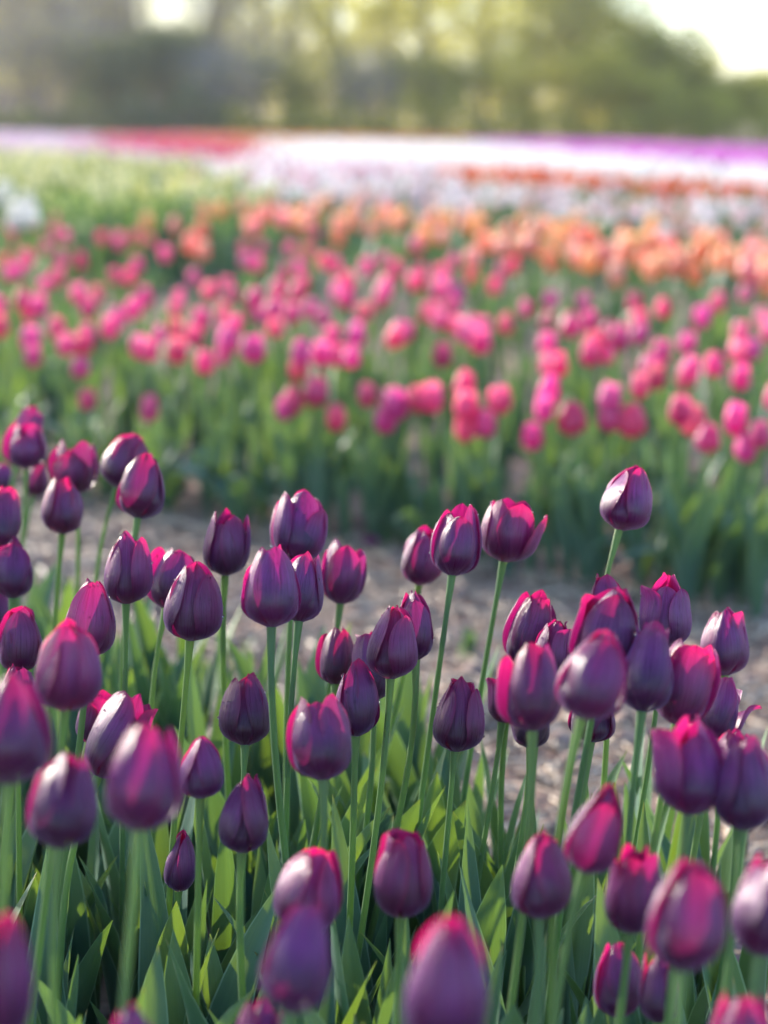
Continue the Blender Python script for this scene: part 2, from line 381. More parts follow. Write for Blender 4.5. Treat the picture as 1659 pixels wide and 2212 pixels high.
# key: tip, base, width in the photograph; options: L bud length (m), F frame height at its distance,
# o openness, v waist, s stem slope (x drift per unit fall), rot, pet = per petal overrides
def purple_tulip(tip, base, width, label, L=0.062, F=None, o=None, v=0.0, s=None, rot=None, pet=None, drops=None, shade=None, lean=None, only=None):
    R_ = random.Random(int(tip[0] * 31 + tip[1] * 17 + base[1]))
    px = math.hypot(tip[0] - base[0], tip[1] - base[1])
    if F is None: F = L * H0 / px * 0.985
    d = F * LENS / 36.0
    Pb = at_depth(base[0], base[1], d)
    if lean is None: lean = R_.uniform(-.012, .014)
    Pt = at_depth(tip[0], tip[1], d + lean)
    ax = norm(Pt - Pb); Lm = float(np.linalg.norm(Pt - Pb)); Rm = width / 2 / FPX * d * 1.0
    if s is None: s = R_.uniform(-.17, -.02)
    slen = Pb[2]
    G = ground_foot(Pb[0] + s * slen * .8 + R_.uniform(-.012, .012), Pb[1] + R_.uniform(-.03, .03))
    G[1] = min(G[1], purple_edge(G[0]))
    root = bpy.data.objects.new('purple_tulip', None); C.objects.link(root); root.location = G.tolist()
    root.empty_display_size = .02
    tag(root, label, 'tulip', 'dark purple tulips in the nearest bed')
    B = basis(ax); op = R_.uniform(.0, .22) if o is None else o
    rt = R_.uniform(0, 2.09) if rot is None else rot
    tone = R_.uniform(.8, 1.2) * (shade or 1); col = (tone * R_.uniform(.92, 1.1), tone, tone * R_.uniform(.9, 1.12), 1)
    outer_pts = []
    for k in range(6):
        kind = 'outer' if k % 2 == 0 else 'inner'
        kw = dict(height=R_.uniform(.90, 1.04) if kind == 'outer' else R_.uniform(.96, 1.05), hinge=R_.uniform(-.06, .02) + .10 * op, edge_curl=R_.uniform(-.05, .17),
                  flare=R_.uniform(-.10, .04), notch=R_.choice((0, 0, .02, .04)))
        ev = R_.random()
        if ev < .13: kw['hinge'] = R_.uniform(.10, .20)
        elif ev < .21: kw['flare'] = R_.uniform(.25, .6)
        elif ev < .31: kw['edge_curl'] = R_.uniform(.22, .38)
        elif ev < .40: kw['height'] = R_.uniform(.78, .88)
        if pet and k in pet: kw.update(pet[k])
        P, uv = petal_points(Lm, Rm, rt + k * math.pi / 3 + R_.uniform(-.12, .12), kind, op, v, R_, **kw)
        Wp = P @ B.T + Pb - G
        me = make_mesh('petal', Wp, grid_faces(15, 19), M['purple'], uv)
        obj('petal', me, root, color=col)
        if kind == 'outer': outer_pts.append(Wp.reshape(15, 19, 3))
    # stem
    slen3 = np.linalg.norm(Pb - G)
    p0, p1 = Pb + ax * Lm * .015, Pb - ax * slen3 * .28
    bend = np.array([R_.uniform(-.02, .02), R_.uniform(-.02, .02), 0])
    p3 = G + np.array([0, 0, -.03]); p2 = G + np.array([0, 0, slen3 * .38]) + (Pb - G) * np.array([.22, .22, 0]) + bend
    t = np.linspace(0, 1, 15)[:, None]
    path = (1-t)**3*p0 + 3*(1-t)**2*t*p1 + 3*(1-t)*t*t*p2 + t**3*p3 - G
    rs = np.linspace(.0023, .0032, 15) * R_.uniform(.9, 1.12); rs[0] = .0038
    sv, sf, su = tube(path, rs, 10)
    obj('stem', make_mesh('stem', sv, sf, M['stem'], su), root)
    # leaves
    for k in range(R_.choice((3, 3, 4))):
        az = R_.uniform(0, 6.283); ln = R_.uniform(.17, .30)
        RNG.seed(R_.random())
        add_leaf(root, LEAVES, ln, az, (math.cos(az) * .006, math.sin(az) * .006, -.01 + .03 * k * R_.random()), R_.uniform(.8, 1.25))
    # water drops on the outer faces
    nd = drops if drops is not None else (R_.randint(14, 30) if .7 < F < 1.02 else 0)
    if nd:
        cs, rr = [], []
        for q in range(nd):
            g = R_.choice(outer_pts); i, j = R_.randint(1, 13), R_.randint(5, 17)
            p = g[i, j]; n_ = np.cross(g[i + 1 if i < 14 else i, j] - g[i - 1, j], g[i, j + 1] - g[i, j - 1]); n_ = norm(n_)
            c0 = Pb + ax * Lm * .45 - G
            if np.dot(n_, p - c0) < 0: n_ = -n_
            cs.append(p + n_ * .0002); rr.append(R_.choice((.0006, .0007, .0009, .0010, .0013)))
        dv, df = scatter_lumps(np.array(cs), rr)
        tag(obj('water_drops', make_mesh('water_drops', dv, df, M['water']), root), kind='stuff')
    return root

HANG = dict(hinge=2.55, height=.8, edge_curl=0, flare=0)
purple = [
 # far left group
 dict(tip=(77, 876), base=(42, 985), width=70, label='backmost purple tulip at upper left, leaning right behind a glossy one', F=1.24, s=-.05),
 dict(tip=(57, 915), base=(56, 1013), width=84, label='purple tulip at upper left with a white glint on its left petal', o=.45, F=1.2, rot=2.60, pet={0: dict(hinge=.16)}),
 dict(tip=(92, 1000), base=(71, 1072), width=52, label='small reddish tulip half hidden low behind the glinting upper left tulip', F=1.3, L=.045),
 dict(tip=(8, 1000), base=(2, 1060), width=44, label='small pinkish tulip cut by the left edge, level with the path', F=1.3, L=.04),
 dict(tip=(156, 947), base=(165, 1068), width=94, label='blurred open three lobed purple tulip at upper left, no bloom above it', o=.6, F=1.13, rot=0.50),
 dict(tip=(146, 1030), base=(134, 1154), width=86, label='purple tulip at left with pale left side, just below the three lobed one', F=1.04, rot=1.40),
 dict(tip=(296, 934), base=(252, 1052), width=96, label='right leaning purple tulip with split tip, topmost of the pair left of centre', o=.25, F=1.1, rot=1.90, pet={0: dict(hinge=.14), 5: dict(hinge=.18)}, s=-.1),
 dict(tip=(320, 982), base=(297, 1120), width=104, label='egg shaped purple tulip overlapping the right leaning one from below', F=.99, o=.02, rot=0.50),
 dict(tip=(14, 1050), base=(-4, 1187), width=80, label='tall purple tulip cut by the left edge, above a round one', F=1.0),
 dict(tip=(32, 1163), base=(27, 1293), width=88, label='rounded purple tulip near the left edge showing one broad magenta petal', F=.98, rot=0.45, o=.1),
 dict(tip=(272, 1152), base=(272, 1305), width=96, label='upright purple tulip with a slit between two front petals, left of centre', F=.9, o=.12, rot=1.55, s=-.03),
 dict(tip=(390, 1183), base=(358, 1315), width=98, label='tulip with loose red edged petals half behind a drop covered bloom', F=.93, o=.45, rot=2.70, pet={0: dict(hinge=.2, edge_curl=.2)}),
 dict(tip=(424, 1216), base=(410, 1383), width=119, label='plump drop covered purple tulip with red left rim, left of centre', F=.83, rot=1.45, o=.1, drops=40, s=-.08),
 dict(tip=(495, 1102), base=(486, 1243), width=95, label='purple tulip with red left edges just above and right of the plump one', F=.95, rot=1.20, o=.3, s=.0),
 dict(tip=(202, 1255), base=(190, 1420), width=120, label='glossy purple tulip with magenta back petal behind a blurred one at left', F=.85, o=.25, rot=0.60, drops=30),
 dict(tip=(-4, 1268), base=(-8, 1370), width=62, label='sliver of purple tulip at the left edge above the red sided bloom', F=1.0),
 dict(tip=(42, 1315), base=(42, 1452), width=98, label='purple tulip at the left edge with a bright red left petal', F=.9, o=.3, rot=0.60),
 dict(tip=(156, 1338), base=(140, 1534), width=140, label='large smooth purple tulip at left, slit down its front, slightly blurred', F=.70, rot=1.45, o=.05),
 dict(tip=(42, 1435), base=(40, 1560), width=88, label='tulip tip peeking over the dark blurred bloom at left edge', F=.88),
 dict(tip=(24, 1462), base=(18, 1695), width=176, label='large very dark blurred tulip at the left edge', F=.58, shade=.8),
 dict(tip=(146, 1622), base=(126, 1835), width=142, label='blurred plain purple bud, lowest of the three big ones at left', F=.62, o=0, rot=0.55, s=-.02),
 dict(tip=(322, 1562), base=(302, 1796), width=158, label='big blurred purple tulip in the left foreground with pink left edge', F=.575, o=.05, rot=0.50),
 dict(tip=(297, 1503), base=(212, 1678), width=122, label='right leaning purple tulip behind the big blurred left foreground bloom', F=.80, o=.35, rot=1.90),
 dict(tip=(226, 1497), base=(192, 1605), width=76, label='crimson tulip mostly hidden behind the right leaning left one', F=.9, o=.3),
 dict(tip=(434, 1593), base=(432, 1725), width=96, label='small closed purple bud right of the big left foreground bloom', F=.76, o=0, L=.05, rot=1.30, drops=4, s=.0),
 dict(tip=(536, 1457), base=(529, 1611), width=104, label='sharp dark purple tulip with tall oval slit, glossy left side', F=.88, rot=1.55, o=.1, drops=36, shade=.75, s=-.02),
 dict(tip=(533, 1675), base=(522, 1842), width=112, label='pear shaped purple bud directly below the sharp dark tulip', F=.76, o=0, rot=1.55, s=-.02, drops=0),
 dict(tip=(397, 1793), base=(385, 1925), width=71, label='smallest narrow closed bud, low among the leaves at left', F=.86, o=0, L=.05, s=-.02, drops=6, rot=1.30),
 # centre
 dict(tip=(655, 1060), base=(638, 1215), width=112, label='purple tulip with spread magenta petals, highest just left of centre', F=.95, o=.4, rot=0.50, pet={2: dict(hinge=.2), 5: dict(hinge=.2), 1: dict(height=1.05)}),
 dict(tip=(591, 1181), base=(586, 1355), width=126, label='large plump mauve tulip with dark front fold, left of its twin', F=.80, rot=0.70, o=.2, drops=34, s=.1),
 dict(tip=(663, 1190), base=(645, 1344), width=98, label='purple tulip tucked against the right side of the plump mauve one', F=.86, rot=2.40, o=.15, drops=26, s=-.06),
 dict(tip=(750, 1168), base=(735, 1305), width=92, label='red lit tulip with three separate lobes standing alone near centre', F=.98, o=.75, rot=0.57, s=-.07),
 dict(tip=(922, 1136), base=(905, 1264), width=90, label='purple tulip with one petal hanging down, left of the round red one', F=1.0, o=.3, rot=2.90, pet={3: dict(HANG, height=.6)}),
 dict(tip=(998, 1085), base=(976, 1244), width=103, label='round tulip with red left petals and raised back petal, right of centre', F=.90, o=.3, rot=0.45, pet={4: dict(height=.80)}, drops=20, s=-.14),
 dict(tip=(892, 1280), base=(898, 1427), width=84, label='purple tulip rising behind the sharp violet bloom at centre', F=.88, o=.2, drops=14),
 dict(tip=(851, 1310), base=(843, 1467), width=112, label='sharp violet tulip with one broad oval front petal at centre', F=.84, o=.08, rot=1.20, drops=16, s=-.12),
 dict(tip=(728, 1355), base=(724, 1480), width=76, label='small wine purple tulip with red left edge left of the centre cluster', F=.92, o=.35, drops=12, rot=2.20),
 dict(tip=(800, 1366), base=(806, 1515), width=92, label='tulip mostly hidden between two violet blooms of the centre cluster', F=.90, o=.25, drops=8),
 dict(tip=(772, 1427), base=(768, 1591), width=95, label='slim violet tulip, lowest of the sharp centre cluster', F=.84, o=.1, rot=0.80, drops=14, s=-.1),
 dict(tip=(690, 1505), base=(698, 1686), width=136, label='broad rounded tulip with glowing red left rim below the centre cluster', F=.74, o=.45, rot=0.50, s=-.03, pet={3: dict(hinge=.1)}),
 dict(tip=(996, 1465), base=(982, 1624), width=104, label='sharp dark purple bud standing alone right of centre', F=.86, o=.02, rot=1.50, drops=30, shade=.8, s=-.07),
 # right
 dict(tip=(1112, 1072), base=(1087, 1213), width=112, label='open tulip with white glint and a petal splayed right', F=.94, o=.6, rot=2.90, pet={4: dict(hinge=.05), 3: dict(hinge=.34, height=.95)}, drops=22, s=-.16),
 dict(tip=(1376, 1008), base=(1337, 1145), width=110, label='tallest purple tulip at right, leaning right above all others', F=.92, o=.05, rot=1.30, drops=14, s=-.2),
 dict(tip=(1169, 1288), base=(1122, 1437), width=96, label='glossy tulip with upright magenta back petal, left of the right cluster', F=.90, o=.45, rot=0.40, drops=24, pet={1: dict(height=1.08), 0: dict(edge_curl=.25)}),
 dict(tip=(1207, 1344), base=(1180, 1470), width=84, label='tulip wedged behind the blurred bloom with crimson rim at right', F=.88, o=.3, drops=10),
 dict(tip=(1306, 1243), base=(1312, 1400), width=90, label='tulip with magenta back petal showing above the big mauve bloom', F=.90, o=.3, drops=8),
 dict(tip=(1332, 1274), base=(1296, 1458), width=150, label='big mauve tulip at the top of the crowded right cluster', F=.76, o=.1, rot=0.40, drops=22),
 dict(tip=(1442, 1242), base=(1430, 1402), width=112, label='tall pale sided tulip behind the right cluster, magenta heart showing', F=.88, o=.3, rot=1.40, drops=26),
 dict(tip=(1566, 1314), base=(1565, 1460), width=102, label='violet drop covered tulip, rightmost of the upright ones', F=.92, o=.1, rot=1.50, drops=34, s=-.1),
 dict(tip=(1097, 1455), base=(1084, 1562), width=64, label='small tulip with a curled back tip left of the crimson rimmed bloom', F=.9, o=.3, L=.045, pet={1: dict(flare=.9), 2: dict(flare=.8)}, drops=6, s=-.16),
 dict(tip=(1146, 1392), base=(1150, 1580), width=130, label='blurred tulip with crimson rim at the left of the right cluster', F=.70, o=.3, rot=0.50, s=-.1),
 dict(tip=(1150, 1495), base=(1146, 1617), width=78, label='added dark violet tulip in place of a drooped petal under the crimson rimmed bloom', F=.88, o=.1, shade=.8, drops=0, s=-.05),  # added tulip standing in for a petal hanging below the crimson rimmed bloom
 dict(tip=(1310, 1366), base=(1256, 1553), width=146, label='blurred pale tulip leaning right in front of the right cluster', F=.66, o=.05, rot=0.40, s=-.02),
 dict(tip=(1412, 1350), base=(1386, 1538), width=122, label='deep violet vase shaped tulip with pinched neck at right', F=.74, o=.2, v=.8, rot=0.50, drops=18, s=-.06),
 dict(tip=(1500, 1385), base=(1460, 1566), width=124, label='open tulip with pale left petal edge in the right cluster', F=.76, o=.6, rot=0.50, pet={2: dict(hinge=.12)}, drops=16),
 dict(tip=(1575, 1465), base=(1546, 1597), width=88, label='tulip at right whose red petal curls out to the right', F=.80, o=.3, rot=0.00, pet={0: dict(hinge=.12, flare=1.0), 1: dict(hinge=.1, flare=.6)}, drops=8),
 dict(tip=(1288, 1485), base=(1276, 1604), width=96, label='dark tulip peeking out beneath the pale right leaning bloom', F=.86, shade=.7, o=.1, drops=8, s=-.25),
 dict(tip=(1510, 1548), base=(1487, 1762), width=138, label='large purple tulip at right with a loose red petal on its left', F=.66, o=.1, rot=0.55, pet={3: dict(hinge=.38)}, s=-.12),
 dict(tip=(1588, 1572), base=(1592, 1705), width=104, label='tulip top showing behind the large bloom at the right edge', F=.76, o=.2, drops=6),
 dict(tip=(1618, 1590), base=(1604, 1795), width=126, label='large purple tulip with twin glints touching the right edge', F=.655, o=.1, rot=1.30),
 # foreground right
 dict(tip=(1320, 1699), base=(1262, 1885), width=120, label='blurred pointed bud leaning right in the right foreground', F=.64, o=0, rot=0.50, s=-.06),
 dict(tip=(1168, 1795), base=(1166, 1985), width=128, label='blurred purple tulip with dark base left of the leaning pointed bud', F=.66, o=.1, rot=1.20, s=-.03),
 dict(tip=(1378, 1823), base=(1360, 2014), width=112, label='blurred tulip with crimson flared top below the leaning pointed bud', F=.66, o=.3, v=.45, s=.02),
 dict(tip=(1492, 1860), base=(1474, 2100), width=164, label='largest blurred mauve tulip in the right foreground', F=.545, o=.05, rot=0.55, s=-.01),
 dict(tip=(1680, 1840), base=(1640, 2066), width=148, label='blurred tulip cut by the right edge in the foreground', F=.585, o=.1, s=.05),
 dict(tip=(1336, 2030), base=(1336, 2200), width=104, label='low dark tulip behind blurred stems in the right foreground', F=.72, o=.1, L=.055),
 dict(tip=(1425, 2055), base=(1425, 2212), width=84, label='low tulip half hidden under the largest mauve bloom', F=.70, o=.2, L=.05),
 dict(tip=(1605, 2147), base=(1600, 2370), width=142, label='magenta bud tip at the bottom edge near the right corner', F=.56, o=0),
 dict(tip=(695, 1833), base=(648, 2008), width=142, label='blurred tulip with crimson stripe, upper of two stacked at bottom centre', F=.68, o=.15, rot=1.60, s=-.05),
 dict(tip=(672, 1943), base=(625, 2190), width=160, label='very blurred tulip, lower of two stacked at bottom centre left', F=.53, o=.05, rot=0.50, s=-.02),
 dict(tip=(878, 1799), base=(866, 1982), width=122, label='dark tulip with a bright red petal on its right, bottom centre', F=.70, o=.2, rot=2.00, pet={5: dict(hinge=.17), 4: dict(hinge=.05)}, s=-.02, shade=.85),
 dict(tip=(974, 1990), base=(955, 2262), width=182, label='largest very blurred tulip at the bottom centre right', F=.49, o=.1, rot=1.30),
 dict(tip=(14, 1977), base=(-12, 2245), width=158, label='very blurred magenta tulip in the bottom left corner', F=.50, o=.1),
 dict(tip=(284, 2168), base=(280, 2410), width=150, label='tulip tip just entering the bottom edge at left', F=.53, o=0),
 dict(tip=(570, 2160), base=(570, 2350), width=104, label='small violet tulip tip at the bottom edge left of centre', F=.62, o=.1),
]
for p_ in purple: purple_tulip(**p_)

def leaf_plant(name, label, group, x, y, lib, n, lmin, lmax, seed):
    R_ = random.Random(seed); RNG.seed(seed * 3 + 1)
    root = bpy.data.objects.new(name, None); C.objects.link(root); root.location = (x, y, 0); root.empty_display_size = .02
    tag(root, label, 'plant', group)
    a0 = R_.uniform(0, 6.28)
    for k in range(n):
        az = a0 + k * 2.4 + R_.uniform(-.5, .5)
        add_leaf(root, lib, R_.uniform(lmin, lmax), az, (math.cos(az) * .01, math.sin(az) * .01, -.01), R_.uniform(.8, 1.25))
    return root
k = 0; tries = 0; placed = []
while k < 130 and tries < 4000:
    tries += 1
    X = RNG.uniform(-.62, .50); Y = RNG.uniform(1.12, 2.75)
    if Y > purple_edge(X) - .02 or abs(X) > Y * .24 + .04: continue
    if Y > purple_edge(X) - .16: continue
    if X > .10 and Y > 1.42 and RNG.random() < .75: continue
    if any((X - a) ** 2 + (Y - b) ** 2 < .036 ** 2 for a, b in placed): continue
    placed.append((X, Y)); st_ = RNG.getstate()
    leaf_plant('leafy_tulip_plant', f"bloomless tulip plant of upright leaves among {'distant' if Y > 1.75 else 'near'} purple tulip stems, {'left' if X < -.12 else 'middle' if X < .14 else 'right'} part of bed", 'leaf clumps among the purple tulips', X, Y, LEAVES, 4, .20, .36, 500 + k)
    RNG.setstate(st_); k += 1

# ---------------------------------------------------------------- pink and orange beds
def bloom_mesh(name, mat, openness, seed, aspect=.36):
    R_ = random.Random(seed); vv, ff, uu = [], [], []; off = 0
    for k in range(6):
        P, uv = petal_points(1.0, aspect, k * math.pi / 3 + R_.uniform(-.1, .1), 'outer' if k % 2 == 0 else 'inner', openness, 0, R_, nu=7, nv=9,
                             hinge=R_.uniform(0, .08), height=R_.uniform(.92, 1.0), flare=R_.uniform(-.05, .12))
        vv.append(P); uu.append(uv); ff.append(grid_faces(7, 9, off)); off += 63
    return make_mesh(name, np.concatenate(vv), np.concatenate(ff), mat, np.concatenate(uu))
def stem_mesh(seed):
    R_ = random.Random(seed); t = np.linspace(0, 1, 7)
    a, b = R_.uniform(-.03, .03), R_.uniform(-.03, .03)
    path = np.stack([a * np.sin(t * 3.14), b * np.sin(t * 3.14), t * 1.03 - .03], 1)
    v, f, uv = tube(path, np.full(7, .0115), 6)
    return make_mesh('stem', v, f, M['stem'], uv)
STEMS = [stem_mesh(i) for i in range(6)]
BLOOMS = {c: [bloom_mesh('bloom', M[c], .05 + .12 * i, 40 + i, a) for i in range(5)] for c, a in (('pink', .33), ('orange', .31), ('white', .40))}
def bed_tulip(name, color, x, y, h, size, label, group, cat='tulip', nleaf=3, seed=0, lmax=.27):
    R_ = random.Random(seed * 7 + 3); RNG.seed(seed * 5 + 2)
    root = bpy.data.objects.new(name, None); C.objects.link(root); root.location = (x, y, 0); root.empty_display_size = .02
    root.rotation_euler = (R_.uniform(-.07, .07), R_.uniform(-.09, .09), 0)
    tag(root, label, cat, group)
    tone = R_.uniform(.85, 1.15)
    if color == 'pink': col = (tone, tone * R_.uniform(.5, 1.3), tone * R_.uniform(.65, 1.25), 1)
    elif color == 'orange': col = (tone, tone * R_.uniform(.65, 1.35), tone * R_.uniform(.5, 1.7), 1)
    else: col = (tone, tone, tone, 1)
    b = obj('bloom', R_.choice(BLOOMS[color]), root, loc=(0, 0, h - .002), rotz=R_.uniform(0, 6.28), scale=(size * R_.uniform(.9, 1.15),) * 2 + (size,), color=col)
    obj('stem', R_.choice(STEMS), root, rotz=R_.uniform(0, 6.28), scale=(.28, .28, h))
    for k in range(nleaf):
        az = R_.uniform(0, 6.28)
        add_leaf(root, LEAVES_LOW, R_.uniform(.15, lmax), az, (math.cos(az) * .006, math.sin(az) * .006, 0), R_.uniform(.8, 1.3))
    return root
PR = [(1400,1110),(1570,1150),(1470,1030),(1280,1030),(1130,1050),(650,1100),(815,1040),(750,965),(650,915),(515,950),(440,1050),(350,1070),(400,985),(200,940),(250,940),(310,890),(90,970),(20,950),(930,940),(970,1020),(1220,980),(1620,920),(1335,850),(1460,790),(1525,840),(1250,790),(1150,740),(1135,880),(1190,850),(990,740),(1055,680),(920,740),(1280,690),(1500,640),(1600,570),(1640,640),(1365,590),(1440,520),(1530,480),(1590,740),(1630,720),(1095,520),(1175,540),(1110,600),(880,520),(930,600),(850,630),(970,640),(750,620),(690,700),(730,790),(780,780),(610,540),(700,510),(660,590),(540,610),(490,620),(460,690),(375,630),(290,590),(220,555),(330,540),(350,480),(300,470),(410,400),(510,380),(500,450),(260,330),(230,420),(160,390),(120,430),(190,440),(50,660),(90,640),(20,650),(30,370),(20,440),(10,510),(1660,1080),(1690,620)]
PL = [(1630,1030),(1640,920),(1340,920),(1290,950),(1360,910),(1270,970),(1280,810),(1425,740),(1370,740),(1145,730),(1640,670),(1400,590),(1370,660),(1140,570),(1060,500),(1020,440),(1120,355),(1150,280),(1040,340),(1350,290),(1430,340),(1300,430),(1230,460),(1250,390),(1440,470),(1530,500),(1560,560),(1480,430),(1580,370),(1640,330),(1640,480),(930,550),(950,620),(980,690),(900,780),(950,740),(870,660),(820,590),(760,650),(680,660),(600,710),(650,720),(750,730),(840,410),(870,470),(770,490),(720,540),(640,500),(560,580),(520,550),(470,630),(600,360),(590,410),(540,400),(710,310),(570,240),(520,260),(430,240),(640,250),(500,230),(350,660),(300,630),(380,700),(230,700),(190,750),(95,680),(210,540),(110,560),(150,520),(60,510),(10,540),(230,440),(200,410),(280,330),(360,340),(420,480),(400,550),(380,480),(170,270),(65,240),(20,330),(20,390),(100,380),(120,330),(220,200),(270,220),(310,230),(240,150),(180,180),(30,190),(330,800),(640,980),(1500,1020),(370,930),(1270,570),(1210,560),(1200,620),(1030,620),(1080,560),(-30,450),(-40,620)]
OL = [(660,170),(740,180),(850,210),(900,120),(960,120),(1035,100),(1060,190),(1100,190),(1200,130),(1240,140),(1340,100),(1370,90),(1360,150),(1520,110),(1520,170),(1640,140),(1640,200),(1130,110),(1420,70),(850,290),(780,260)]
OR_ = [(20,110),(20,180),(100,140),(130,270),(200,160),(250,180),(290,160),(330,170),(400,150),(430,190),(380,200),(460,260),(530,240),(560,170),(510,200),(620,190),(680,180),(650,250),(720,230),(700,300),(820,170),(800,210),(880,220),(930,240),(910,310),(960,330),(900,340),(1000,400),(1050,230),(1030,270),(1130,180),(1110,270),(1100,340),(1140,270),(1200,260),(1180,380),(1230,270),(1330,300),(1310,340),(1400,240),(1430,270),(1400,340),(1440,330),(1360,230),(1520,330),(1560,250),(1580,380),(1600,310),(1640,300),(1640,350),(1640,450),(760,340),(590,270),(400,340)]
pinks = [(829.5 + .5 * a, 398 + .5 * b) for a, b in PR] + [(.5 * a, 398 + .5 * b) for a, b in PL]
oranges = [(829.5 + .5 * a, 398 + .5 * b) for a, b in OR_] + [(.5 * a, 398 + .5 * b) for a, b in OL]
_q = random.Random(31)
pinks += [(_q.uniform(500, 1659), 0) for _ in range(26)]
pinks = [(x, y) if y else (x, 478 + 90 * max(0, (x - 300) / 1300) + _q.random() ** 1.2 * (300 - 60 * x / 1659)) for x, y in pinks]
for i, (x, y) in enumerate(pinks):
    R_ = random.Random(900 + i); h = R_.uniform(.31, .38)
    P = at_height(x, y, h + .022)
    lim = pink_edge(P[0]) + .05
    if P[1] < lim:                       # the front row stands on the bed edge, so its bloom is lower
        t = lim / P[1]; z = CAMZ + (P[2] - CAMZ) * t
        if z > .12: P = np.array([P[0] * t, lim, z]); h = z - .022
        else: P = P.copy(); h = max(.06, P[2] - .022)
    side = ('far left', 'left', 'middle', 'right', 'far right')[max(0, min(4, int(x / 332)))]
    row = 'front' if y > 820 else ('middle' if y > 700 else ('rear' if y > 600 else 'backmost'))
    if y > 870 and x > 829:
        lab = f"pink tulip low in the shaded front of the pink bed, {'middle' if x < 1106 else 'right' if x < 1400 else 'far right'}"
    else:
        lab = f'hot pink tulip among the {row} rows in the {side} fifth of the pink bed'
    bed_tulip('pink_tulip', 'pink', P[0], P[1], h, R_.uniform(.056, .074), lab, 'pink tulips in the second bed', seed=i)
oranges += [(_q.uniform(520, 1680), 0) for _ in range(60)]
oranges = [(x, y) if y else (x, 440 + 75 * max(0, (x - 420) / 1240) + _q.random() * (45 + 55 * (x - 420) / 1240)) for x, y in oranges]
for i, (x, y) in enumerate(oranges):
    R_ = random.Random(1900 + i); h = R_.uniform(.36, .43)
    P = at_height(x, y, h + .03)
    third = ('left end', 'left half', 'middle', 'right half', 'right end')[max(0, min(4, int((x - 320) / 270)))] + (' front' if y > 470 + 75 * max(0, (x - 420) / 1240) else ' back')
    bed_tulip('orange_tulip', 'orange', P[0], P[1], h, R_.uniform(.080, .096), f'salmon orange tulip in the {third} of the orange bed', 'salmon orange tulips in the third bed', seed=400 + i, nleaf=3, lmax=.32)
for i, (x, y) in enumerate([(5, 418), (22, 402), (40, 425), (12, 445), (32, 452), (52, 448), (20, 472), (60, 470), (-8, 430), (0, 400), (44, 476)]):
    R_ = random.Random(2900 + i); P = at_height(x, y, .50)
    bed_tulip('white_tulip', 'white', P[0], P[1], .46, .075, 'white tulip in the small clump at the left edge behind the pink bed', 'white tulips at the left edge', seed=600 + i, lmax=.4)
# leaf plants filling the pink bed
k = 0; tries = 0; RNG.seed(77); placed = []
while k < 130 and tries < 8000:
    tries += 1
    X = RNG.uniform(-1.5, 1.25); off = RNG.uniform(.0, 1.0) ** 1.5 * 2.2; Y = pink_edge(X) + off
    if abs(X) > Y * .23: continue
    if any((X - a) ** 2 + (Y - b) ** 2 < .085 ** 2 for a, b in placed): continue
    placed.append((X, Y)); st_ = RNG.getstate()
    front = off < .35
    leaf_plant('leafy_tulip_plant', (f"bloomless tulip plant with arching leaves along the front of the pink bed, {'left' if X < -.2 else 'middle' if X < .35 else 'right'}" if front else f"bloomless green tulip plant inside the pink bed, {'front' if off < .8 else 'middle' if off < 1.4 else 'back'} rows, {'left' if X / Y < -.08 else 'middle' if X / Y < .08 else 'right'} part"),
               'leaf clumps along the front of the pink bed' if front else 'leaf clumps inside the pink bed', X, Y, (LEAVES_FLOP if front and k % 2 else LEAVES), 5, .18, .30, 1500 + k)
    RNG.setstate(st_); k += 1

